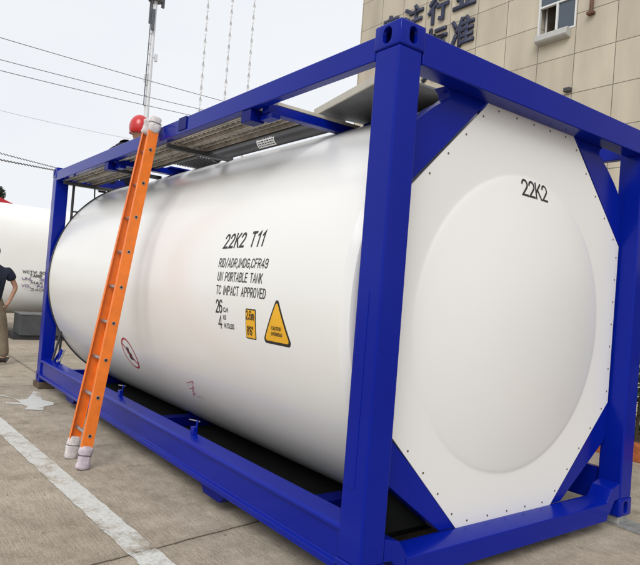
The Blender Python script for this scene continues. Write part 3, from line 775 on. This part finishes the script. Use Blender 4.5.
# ------------------------------------------------------------------ people
def head_mesh(c, f_dir, r=.095):
    """head with nose, brow, ears, chin; f_dir is the horizontal facing direction"""
    q = MB(); q.sphere((0, 0, 0), r, SKIN, (1, .82, 1.22), 24, 18)
    for v in q.bm.verts:
        x, y, z = v.co
        if x > 0 and z < 0: v.co.x *= 1 + .04; v.co.y *= 1 - .25 * (-z / r)
        if z < -.3 * r and x < 0: v.co.x *= .8
        if x > .8 * r * .9 and abs(y) < .02 and -.035 < z < .012: v.co.x += .018     # nose
        if x > .06 and .012 < z < .028 and .012 < abs(y) < .045: v.co.x -= .006       # eye sockets
    for e in (-1, 1):
        q.sphere((.0, e * .078, -.005), .022, SKIN, (.7, .35, 1.3), 10, 8)
        q.sphere((.083, e * .030, .018), .009, HAIR, (.5, 1.2, .7), 8, 6)
    q.sphere((.088, 0, -.05), .014, REDI if False else SKIN, (.5, 1.6, .4), 8, 6)
    ang = math.atan2(f_dir[1], f_dir[0]); R_ = Matrix.Rotation(ang, 4, 'Z')
    bmesh.ops.transform(q.bm, matrix=Matrix.Translation(c) @ R_, verts=q.bm.verts)
    me = bpy.data.meshes.new('h'); q.bm.to_mesh(me); q.bm.free(); mats = q.mats
    return me, mats

def person(name_label, base, J, rad_, clothes, group=None, heading=(0, -1), headpos=None):
    P = thing('person', base, *name_label)
    B = Vector(base)
    # body skeleton: one continuous skin
    order = ['pelvis', 'waist', 'chest', 'neck', 'headb', 'shL', 'elL', 'wrL', 'haL', 'shR', 'elR', 'wrR', 'haR', 'hipL', 'knL', 'anL', 'toL', 'hipR', 'knR', 'anR', 'toR']
    idx = {k: i for i, k in enumerate(order)}
    E_ = [('pelvis', 'waist'), ('waist', 'chest'), ('chest', 'neck'), ('neck', 'headb'), ('chest', 'shL'), ('shL', 'elL'), ('elL', 'wrL'), ('wrL', 'haL'), ('chest', 'shR'), ('shR', 'elR'), ('elR', 'wrR'), ('wrR', 'haR'), ('pelvis', 'hipL'), ('hipL', 'knL'), ('knL', 'anL'), ('anL', 'toL'), ('pelvis', 'hipR'), ('hipR', 'knR'), ('knR', 'anR'), ('anR', 'toR')]
    R_ = dict(pelvis=.108, waist=.098, chest=.108, neck=.052, headb=.055, shL=.048, elL=.040, wrL=.027, haL=.032, shR=.048, elR=.040, wrR=.027, haR=.032, hipL=.085, knL=.056, anL=.038, toL=.035, hipR=.085, knR=.056, anR=.038, toR=.035)
    V = [B + Vector(J[k]) for k in order]
    me = skin_body('b', V, [(idx[a], idx[b]) for a, b in E_], [R_[k] * .94 for k in order], SKIN)
    parts = [(me, SKIN)]
    # fingers: five unequal chains from the end of each palm
    for h, w_ in (('haL', 'wrL'), ('haR', 'wrR')):
        p = B + Vector(J[h]); d = (Vector(J[h]) - Vector(J[w_])).normalized(); s_ = d.cross(Vector((.3, .8, .5))).normalized(); b_ = d.cross(s_)
        vs, es, rr = [], [], []
        for k, L_ in enumerate((.068, .076, .072, .056)):
            a = p + d * .012 + s_ * (-.024 + k * .016); i = len(vs)
            vs += [a, a + d * L_ * .5 + b_ * .006, a + d * L_ + b_ * .024]; es += [(i, i + 1), (i + 1, i + 2)]; rr += [.0095, .0085, .007]
        for j in range(4):
            m_ = skin_body('f', vs[j * 3:j * 3 + 3], [(0, 1), (1, 2)], rr[:3], SKIN, sub=1); parts.append((m_, SKIN))
        a = p - d * .02 - s_ * .028; m_ = skin_body('t', [a, a - s_ * .022 + d * .03, a - s_ * .026 + d * .058 + b_ * .01], [(0, 1), (1, 2)], [.011, .010, .008], SKIN, sub=1); parts.append((m_, SKIN))
    hm, mats_ = head_mesh(B + Vector(headpos or J['headb']), heading)
    bmh = bmesh.new(); bmh.from_mesh(hm); bpy.data.meshes.remove(hm)
    h2 = bpy.data.meshes.new('h2'); bmh.to_mesh(h2); bmh.free(); parts.append((h2, SKIN))
    body = link('body', join_meshes('body', parts), P, smooth=True, ang=180)
    def garment(nm, keys, edges, M, rr):
        ks = {k: i for i, k in enumerate(keys)}
        pts = [B + Vector(J[k] if k in J else rr[k][1]) for k in keys]
        return link(nm, skin_body(nm, pts, [(ks[a], ks[b]) for a, b in edges], [rr[k][0] if isinstance(rr[k], tuple) else rr[k] for k in keys], M), P, smooth=True, ang=180)
    mid = lambda a, b, t: tuple(Vector(J[a]) * (1 - t) + Vector(J[b]) * t)
    J2 = dict(J); 
    for s in 'LR':
        J[f'slv{s}'] = mid('sh' + s, 'el' + s, clothes['sleeve']) if clothes['sleeve'] <= 1 else mid('el' + s, 'wr' + s, clothes['sleeve'] - 1)
        J[f'cuf{s}'] = mid('kn' + s, 'an' + s, 1.0)
    J['hem'] = tuple(Vector(J['pelvis']) + (Vector(J['waist']) - Vector(J['pelvis'])) * -.25)
    keys = ['waist', 'hem', 'chest', 'shL', 'shR', 'slvL', 'slvR', 'neck']; ed = [('waist', 'hem'), ('waist', 'chest'), ('chest', 'shL'), ('chest', 'shR'), ('chest', 'neck')]
    rr = dict(waist=.150, hem=.158, chest=.172, shL=.094, shR=.094, slvL=.072, slvR=.072, neck=.080)
    if clothes['sleeve'] > 1:
        keys += ['elL', 'elR']; rr.update(elL=.056, elR=.056, slvL=.044, slvR=.044); ed += [('shL', 'elL'), ('elL', 'slvL'), ('shR', 'elR'), ('elR', 'slvR')]
    else: ed += [('shL', 'slvL'), ('shR', 'slvR')]
    garment('shirt', keys, ed, clothes['shirt'], rr)
    keys = ['pelvis', 'hipL', 'knL', 'cufL', 'hipR', 'knR', 'cufR', 'waist']; ed = [('pelvis', 'waist'), ('pelvis', 'hipL'), ('hipL', 'knL'), ('knL', 'cufL'), ('pelvis', 'hipR'), ('hipR', 'knR'), ('knR', 'cufR')]
    garment('trousers', keys, ed, clothes['trousers'], dict(waist=.12, pelvis=.142, hipL=.112, hipR=.112, knL=.088, knR=.088, cufL=.070, cufR=.070))
    for s in 'LR':
        a = B + Vector(J['an' + s]); t = B + Vector(J['to' + s]); hv = a + (a - t) * .25; hv.z = a.z - .045 + (a.z - t.z) * .3
        q = [a + Vector((0, 0, -.01)), hv, a.lerp(t, .5) + Vector((0, 0, -.012)), t]
        me = skin_body('shoe', q, [(0, 1), (0, 2), (2, 3)], [.048, .040, .045, .038], SHOE)
        link('shoe', me, P, smooth=True, ang=180)
    return P

# walker at the left edge of the picture, seen from behind and the side, one hand at his hip
hb = (-7.95, -.235, 0)
J = dict(pelvis=(0, 0, .90), waist=(0, 0, 1.06), chest=(0, -.01, 1.27), neck=(0, -.02, 1.46), headb=(0, -.05, 1.56),
         shR=(.03, .165, 1.37), elR=(.02, .295, 1.13), wrR=(.05, .215, .92), haR=(.06, .17, .85),
         shL=(-.02, -.18, 1.37), elL=(-.04, -.28, 1.12), wrL=(.02, -.36, .90), haL=(.03, -.38, .82),
         hipR=(.01, .085, .86), knR=(.0, .16, .49), anR=(.02, .22, .095), toR=(.02, .08, .045),
         hipL=(-.01, -.085, .86), knL=(.0, -.20, .49), anL=(.0, -.30, .10), toL=(.0, -.45, .05))
P1 = person(('person in navy T-shirt and khaki trousers walking across the yard at left', 'person'), hb, J, None, dict(sleeve=.62, shirt=NAVY, trousers=KHAKI), heading=(-.3, -1), headpos=(0, -.055, 1.60))
q = MB(); q.sphere((hb[0], hb[1] - .045, 1.635), .104, HAIR, (.93, .95, 1.02), 24, 16)
for v in list(q.bm.verts):
    if v.co.z < 1.585 and v.co.y < hb[1] - .05: v.co.z = 1.60; v.co.y = max(v.co.y, hb[1] - .11)
q.build('hair', P1, smooth=True, ang=180)

# worker crouching at the far end of the walkway
wb = (-5.80, .735, 2.455 + G)
J = dict(pelvis=(-.27, .05, .40), waist=(-.14, .05, .47), chest=(.04, .07, .50), neck=(.14, .10, .56), headb=(.19, .12, .62),
         shR=(.08, -.08, .47), elR=(.14, -.24, .30), wrR=(.20, -.35, .10), haR=(.22, -.40, .06),
         shL=(.06, .20, .47), elL=(.16, .06, .30), wrL=(.26, -.22, .10), haL=(.29, -.30, .06),
         hipR=(-.28, -.03, .36), knR=(-.16, -.06, .06), anR=(-.52, -.05, .05), toR=(-.64, -.05, .03),
         hipL=(-.28, .13, .36), knL=(-.16, .16, .07), anL=(-.52, .15, .06), toL=(-.64, .15, .04))
P2 = person(('worker in dark overalls and red helmet kneeling on top of the tank', 'person'), wb, J, None, dict(sleeve=1.8, shirt=NAVY, trousers=NAVY), heading=(1, .1), headpos=(.21, .12, .685))
hc = (wb[0] + .22, wb[1] + .12, wb[2] + .755)
q = MB(); q.sphere(hc, .132, HELM, (1.05, .96, 1.22), 32, 20)
bot = [v for v in q.bm.verts if v.co.z < hc[2] - .065]
for v in bot: v.co.z = hc[2] - .065 + (v.co.z - hc[2] + .065) * .12
n = 32; A = []; B_ = []
for k in range(n):
    t = 2 * math.pi * k / n; ex = .05 if math.cos(t) > .3 else .014
    A.append(q.v((hc[0] + .138 * math.cos(t), hc[1] + .112 * math.sin(t), hc[2] - .060))); B_.append(q.v((hc[0] + (.138 + ex) * math.cos(t), hc[1] + (.112 + ex * .5) * math.sin(t), hc[2] - .074)))
for k in range(n): q.f([A[k], A[(k + 1) % n], B_[(k + 1) % n], B_[k]], HELM)
q.build('helmet', P2, smooth=True, ang=50)

# ------------------------------------------------------------------ building behind
BX0, BX1, BY, BH = -18.85, 16.0, 15.0, 21.0
BD = thing('tiled_building', (-1.4, BY, 0), 'tall beige tiled building with dark Chinese characters across its facade', 'building')
wx0, wx1, wz0, wz1 = -9.90, -8.58, 9.98 + G, 11.42 + G
q = MB()
# facade with a real opening: four pieces round the window
q.box(BX0, wx0, BY, BY + 14, 0, BH, TILES); q.box(wx1, BX1, BY, BY + 14, 0, BH, TILES)
q.box(wx0, wx1, BY, BY + 14, 0, wz0, TILES); q.box(wx0, wx1, BY, BY + 14, wz1, BH, TILES); q.box(wx0, wx1, BY + .9, BY + 14, wz0, wz1, ROOMD)
bmesh.ops.remove_doubles(q.bm, verts=q.bm.verts, dist=.0005)
wall = q.build('wall', BD)
q = MB(); q.box(BX0 - .1, BX1 + .1, BY - .12, BY + 14.1, BH, BH + .3, FAC_EDGE); q.build('roof_coping', BD)
win = MB()
fw = .055
y0, y1 = BY - .012, BY + .09
for a in ((wx0, wx0 + fw, wz0, wz1), (wx1 - fw, wx1, wz0, wz1), (wx0 + fw, wx1 - fw, wz0, wz0 + fw), (wx0 + fw, wx1 - fw, wz1 - fw, wz1), (wx0 + fw, wx1 - fw, wz0 + .93, wz0 + .99), ((wx0 + wx1) / 2 - .035, (wx0 + wx1) / 2 + .035, wz0 + fw, wz0 + .93)):
    win.box(a[0], a[1], y0, y1, a[2], a[3], FRAMEW)
wn = win.build('window', BD, .004)
q = MB(); q.box((wx0 + wx1) / 2 + .035, wx1 - fw, BY + .04, BY + .05, wz0 + fw, wz0 + .93, GLASS); q.box(wx0 + fw, wx1 - fw, BY + .04, BY + .05, wz0 + .99, wz1 - fw, GLASS)
q.build('pane', wn)
q = MB(); q.box(wx0 + .06, wx0 + .12, BY + .3, BY + .32, wz0 + fw, wz1 - .3, FRAMEW)
for k in range(7): q.obox((wx0 + .40, BY + .35, wz0 + .60 + k * .045), (.26, 0, 0), (0, .015, .01), (0, 0, .0015), GREYM)
q.build('window_blind', wn)
q = MB(); 
q.prism([(BY - .002, wz0 - .29), (BY - .22, wz0 - .27), (BY - .27, wz0 - .21), (BY - .24, wz0 - .03), (BY - .19, wz0 + .01), (BY - .002, wz0 + .01)], 0, wx0 + .08, wx1 - .14, ACGREY)
aw = q.build('air_conditioner', BD, .02, seg=3)
q = MB(); q.tube([(wx1 + .52, BY - .07, wz0 + .20), (wx1 + .52, BY - .07, BH - .2)], .055, PIPEB, 12); q.box(wx1 + .42, wx1 + .62, BY - .16, BY - .001, wz0 + .18, wz0 + .26, PIPEB); q.build('drain_pipe', BD, smooth=True, ang=30)
q = MB(); q.box(-8.74, -8.54, BY - .16, BY - .001, 7.98 + G, 8.10 + G, TUBE); q.build('wall_lamp', BD, .01)
for i in range(7):   # more windows of the same facade, outside or above the picture
    for zz in (2.4, 14.9):
        x = -16 + i * 4.0
        q = MB()
        q.box(x, x + 1.32, BY - .012, BY - .002, zz, zz + 1.4, GLASS)
        for a in ((x, x + fw, zz, zz + 1.4), (x + 1.32 - fw, x + 1.32, zz, zz + 1.4), (x + fw, x + 1.32 - fw, zz, zz + fw), (x + fw, x + 1.32 - fw, zz + 1.4 - fw, zz + 1.4), (x + .63, x + .69, zz + fw, zz + 1.4 - fw)):
            q.box(a[0], a[1], BY - .04, BY - .013, a[2], a[3], FRAMEW)
        q.build('window', BD)
def char(ch, cx_, cz_, size=1.12):
    bm = text_bm(ch, size, .030)
    xs = [v.co.x for v in bm.verts]; ys = [v.co.y for v in bm.verts]
    mx_, my = (min(xs) + max(xs)) / 2, (min(ys) + max(ys)) / 2
    bmesh.ops.triangulate(bm, faces=bm.faces)
    r = bmesh.ops.extrude_face_region(bm, geom=bm.faces[:])
    for v in [e for e in r['geom'] if isinstance(e, bmesh.types.BMVert)]: v.co.z += .06
    bmesh.ops.recalc_face_normals(bm, faces=bm.faces)
    map_bm(bm, lambda x, y, z: (cx_ + x - mx_, BY - .02 - z, cz_ + G + y - my), 'sign_character', SIGNB, BD)
def drawn_char(strokes, cx_, cz_, size=1.0, w_=.135):
    q = MB(G); dy = 0
    for pl in strokes:
        for (x0, z0), (x1, z1) in zip(pl, pl[1:]):
            a = Vector((cx_ + (x0 - .5) * size, 0, cz_ + (z0 - .5) * size)); b = Vector((cx_ + (x1 - .5) * size, 0, cz_ + (z1 - .5) * size)); d = (b - a).normalized()
            nn = Vector((-d.z, 0, d.x)); c = (a + b) / 2; c.y = BY - .05 - dy; dy += .003
            q.obox(c, d * ((b - a).length / 2 + w_ * .35), Vector((0, .03, 0)), nn * w_ / 2, SIGNB)
    q.build('sign_character', BD)
drawn_char([[(.40, 1.0), (.10, .74)], [(.42, .74), (.06, .42)], [(.27, .56), (.27, .0)], [(.56, .88), (.92, .88)], [(.50, .58), (1.0, .58)], [(.78, .58), (.78, .06), (.62, .10)]], -14.30, 12.35)
for ch, cx_, cz_ in (('专', -16.88, 12.35), ('注', -15.60, 12.35), ('业', -13.02, 12.50), ('标', -14.30, 11.12), ('准', -13.02, 11.12), ('方', -14.36, 10.20), ('向', -15.65, 10.20)):
    char(ch, cx_, cz_)

# ------------------------------------------------------------------ second white tank, box, person side of the yard
T2 = thing('tank_container', (-13.2, 3.5, 0), 'cream white tank standing crosswise in the background behind the walking person', 'tank container')
q = MB(); n = 72; Rr = []
def sec(y, k):
    o = []
    for i in range(n):
        t = 2 * math.pi * i / n; se = lambda v: math.copysign(abs(v) ** .62, v)
        o.append(q.v((-13.25 + se(math.cos(t)) * 1.22 * k, y, 1.62 + se(math.sin(t)) * 1.20 * k)))
    return o
ys = [(-3.2, .02), (-3.15, .6), (-3.0, .85), (-2.8, .96), (-2.6, 1.0)] + [(-2.6 + i, 1.0) for i in range(1, 11)] + [(8.0, .96), (8.2, .8), (8.3, .02)]
Rr = [sec(y, k) for y, k in ys]
for A, B in zip(Rr, Rr[1:]):
    for k in range(n): q.f([A[k], A[(k + 1) % n], B[(k + 1) % n], B[k]], TANK2)
tk = q.build('tank_shell', T2, smooth=True, ang=50)
q = MB()
for y in (-2.2, .4, 3.0, 5.6): q = MB(); q.box(-14.2, -12.3, y, y + .18, 0, .75, GUNN); q.build('support_leg', T2, .01)
q = MB(); rs = random.Random(11)
VIOL = mat('violet_ink', (.12, .07, .2), .5)
lines = ['WCTW SOLAS', '   TARE CAP', 'UNL  3000', '   MAX 44', 'VOL  PAYLD', '   2400 L']
for i, s_ in enumerate(lines):
    ztop = 1.315 + G - i * .073
    map_bm(stroke_bm(s_, .050, .012, .62), lambda x, y, z, zt=ztop: (-12.022 + z, .96 + x, zt - .05 + y), 'lettering', BLACK if i not in (2, 4) else VIOL, tk)
GB = thing('storage_box', (-11.7, 1.9, 0), 'low charcoal storage box on the ground in front of the cream white tank', 'storage box')
q = MB(); q.box(-12.0, -11.35, .86, 3.0, .09, .50, GUNN); q.build('box_body', GB, .015)
q = MB(); q.box(-12.01, -11.34, .85, 3.01, .5005, .53, GREYM); q.build('lid', GB, .006)
q = MB(); q.box(-11.95, -11.40, .76, 2.95, 0, .0895, TRIM); q.build('base', GB)  # black slab stands in for the shadow under the box
q = MB(); q.tube([(-11.7, .62, 0), (-11.7, .60, .16), (-11.72, .64, .22)], [.06, .07, .03], TRIM, 14); tag(q.build('rubber_bollard', smooth=True), 'small black rubber stub on the ground left of the charcoal box', 'bollard')

# ------------------------------------------------------------------ masts, tower, wires
TW = thing('telecom_tower', (-56.4, 19.6, 0), 'tall slim pale telecom tower with antennas rising behind the ladder top', 'tower')
q = MB(); q.tube([(-56.4, 19.6, 0), (-56.4, 19.6, 34)], [.34, .15], POLE, 14); q.build('mast_pole', TW, smooth=True)
for z in (30.9, 28.3): 
    q = MB(); q.tube([(-56.4, 19.6, z), (-56.4, 19.6, z + .12)], 1.15 if z > 29 else .7, DPOLE, 18)
    for k in range(12):
        t = 2 * math.pi * k / 12; r = 1.12 if z > 29 else .68; q.tube([(-56.4 + r * math.cos(t), 19.6 + r * math.sin(t), z), (-56.4 + r * math.cos(t), 19.6 + r * math.sin(t), z + 1)], .025, DPOLE, 5)
    q.build('platform', TW)
rs = random.Random(2)
for z, k in ((31.6, 0), (31.4, 2), (31.7, 4), (28.9, 1), (27.2, 3), (26.3, 5), (25.4, 2.3), (22.8, .4), (20.6, 4.4)):
    t = 1.05 * k + .5; r = 1.25 if z > 31 else .75 if z > 28 else .48
    q = MB(); c = (-56.4 + r * math.cos(t), 19.6 + r * math.sin(t))
    hgt = 1.0 if z > 24 else .35
    q.box(c[0] - .11, c[0] + .11, c[1] - .13, c[1] + .13, z - hgt, z + hgt, DPOLE if k in (1, 3, 5) else POLE)
    q.tube([(-56.4, 19.6, z), (c[0], c[1], z)], .04, DPOLE, 6); q.build('antenna', TW)
q = MB(); q.tube([(-56.1, 19.15, 18), (-56.1, 19.15, 30.9)], .05, DPOLE, 6)
for z in range(18, 31, 1): q.tube([(-56.1, 19.15, z), (-56.4, 19.6, z)], .03, DPOLE, 4)
q.build('cable_ladder', TW)

lab = ['leftmost of the three thin twisted masts, nearest the telecom tower', 'middle one of the three thin twisted masts above the blue rail', 'rightmost of the three thin twisted masts, nearest the tiled building']
for i, (x, y) in enumerate(((-21.97, 9.2), (-21.35, 10.0), (-20.79, 10.74))):
    M_ = thing('twisted_mast', (x, y, 0), lab[i], 'mast', 'thin twisted masts behind the tank')
    q = MB(); q.tube([(x, y, 0), (x, y, 15.5)], .012, POLE, 6); q.build('mast_core', M_)
    q = MB(); N_ = 460; prev = None
    for k in range(N_ + 1):
        z = .3 + k * 15 / N_; t = z * 2 * math.pi / .98 + i; d = Vector((math.cos(t), math.sin(t), 0)) * .06
        a = q.v((x + d.x, y + d.y, z)); b_ = q.v((x - d.x, y - d.y, z))
        if prev: q.f([prev[0], a, b_, prev[1]], POLE)
        prev = (a, b_)
    q.build('ribbon', M_, smooth=True, ang=80, normals=False)

def wire(p0, p1, r, M, label, ext=(1.2, .6), sag=.25, wavy=0):
    p0, p1 = Vector(p0), Vector(p1); d = p1 - p0; a = p0 - d * ext[0]; b = p1 + d * ext[1]; pts = []
    N_ = 60 if not wavy else 500
    for i in range(N_ + 1):
        t = i / N_; P = a.lerp(b, t); P.z -= sag * 4 * t * (1 - t) - sag * .9; 
        if wavy: P.z += .02 * math.sin(i * 1.3)
        P.z += G; pts.append(P)
    q = MB(); q.tube(pts, r, M, 5); tag(q.build('power_line', smooth=True), label, 'power line', 'overhead wires crossing the sky')
wire((-26.01, 2.18, 10.6), (-27.09, 12.37, 10.83), .016, WIRE, 'highest overhead wire, crossing the sky and passing the telecom tower')
wire((-24.86, 2.08, 9.38), (-26.92, 10.96, 10.04), .015, WIRE, 'second highest overhead wire, close above another parallel one')
wire((-24.84, 2.11, 8.96), (-27.21, 10.59, 9.70), .015, WIRE, 'third overhead wire from the top, just under its parallel neighbour')
wire((-65.0, 8.37, 16.55), (-67.98, 21.08, 17.0), .020, WIREF, 'faint pale overhead wire below the dark ones, fading in the sky', sag=.6)
wire((-22.5, 1.99, 5.39), (-25.69, 4.4, 5.75), .016, WIRE, 'upper dark cable just above the far top corner of the frame', ext=(2.5, 2.5), wavy=1, sag=.1)
wire((-22.5, 2.01, 5.16), (-25.69, 4.5, 5.62), .024, WIRE, 'thick lower cable running to the far top corner of the frame', ext=(2.5, 2.5), wavy=1, sag=.1)

# ------------------------------------------------------------------ vegetation and right side
def leafy(q, boxes, cnt, size, M, seed, fn=None):
    rs = random.Random(seed)
    for _ in range(cnt):
        c = fn(rs); s_ = size * rs.uniform(.6, 1.3)
        a = Vector((rs.gauss(0, 1), rs.gauss(0, 1), rs.gauss(0, 1))).normalized(); b = a.cross(Vector((rs.gauss(0, 1), rs.gauss(0, 1), rs.gauss(0, 1)))).normalized()
        q.f([q.v(c - a * s_), q.v(c + b * s_ * .45), q.v(c + a * s_), q.v(c - b * s_ * .45)], M)
HG = thing('planter_hedge', (0, 4.75, 0), 'dark green clipped hedge in an orange brick planter behind the right corner post', 'hedge')
q = MB(); q.box(-3.4, 4.0, 4.32, 4.44, 0, .17, BRICKO); q.box(-3.4, 4.0, 5.1, 5.22, 0, .17, BRICKO); q.box(-3.4, -3.28, 4.4405, 5.0995, 0, .17, BRICKO); q.box(3.88, 4.0, 4.4405, 5.0995, 0, .17, BRICKO); q.build('planter_wall', HG, .008)
q = MB(); q.box(-3.279, 3.879, 4.4405, 5.0995, 0, .13, WOOD); q.build('soil', HG)
q = MB(); leafy(q, None, 16000, .045, LEAF, 4, lambda r: Vector((r.uniform(-3.2, 3.8), 4.76 + r.uniform(-1, 1) * (.32 + .05 * noise.noise(Vector((r.random() * 3, 0, 0)))), .12 + 1.75 * r.random() ** .8 + r.gauss(0, .02))))
q.build('foliage', HG, normals=False)
q = MB()
for k in range(28): x = -3.1 + k * .25; q.tube([(x, 4.76, .13), (x + .05, 4.78, 1.5)], [.02, .008], BARK, 6)
q.build('stem', HG)

TR = thing('tree', (-27.5, 2.2, 0), 'small dark green tree beyond the cream white tank at the left edge', 'tree')
q = MB(); q.tube([(-27.5, 2.0, 0), (-27.45, 2.1, 2), (-27.6, 2.0, 4)], [.16, .12, .05], BARK, 10)
for a in ((.6, .5, 4.2), (-.5, -.6, 4.0), (.3, -.7, 3.6), (-.6, .6, 3.9)): q.tube([(-27.5, 2.05, 2.4), (-27.5 + a[0], 2.05 + a[1], a[2])], [.06, .02], BARK, 6)
q.build('trunk', TR, smooth=True)
cl = [(random.Random(i).uniform(-.8, .8), random.Random(i + 50).uniform(-.95, .75), random.Random(i + 99).uniform(2.5, 4.7)) for i in range(26)]
def tfn(r):
    c = cl[r.randrange(len(cl))]; d = Vector((r.gauss(0, 1), r.gauss(0, 1), r.gauss(0, 1))).normalized() * (.33 * r.random() ** .4)
    return Vector((-27.5 + c[0], 2.05 + c[1], c[2])) + d
q = MB(); leafy(q, None, 9000, .075, LEAF2, 8, tfn); q.build('crown', TR, normals=False)
AW = thing('market_awning', (-22, .9, 0), 'small red awning below the dark tree at the left edge', 'awning')
q = MB(); q.prism([(-.6, 3.45), (2.42, 3.45), (2.42, 3.62), (1.6, 3.95), (0, 3.95)], 0, -23, -21.5, REDR); q.build('canopy', AW, .02)
q = MB(); 
for x in (-22.9, -21.6):
    for y in (-.4, 2.3): q.tube([(x, y, 0), (x, y, 3.45)], .04, DPOLE, 8)
q.build('awning_frame', AW)
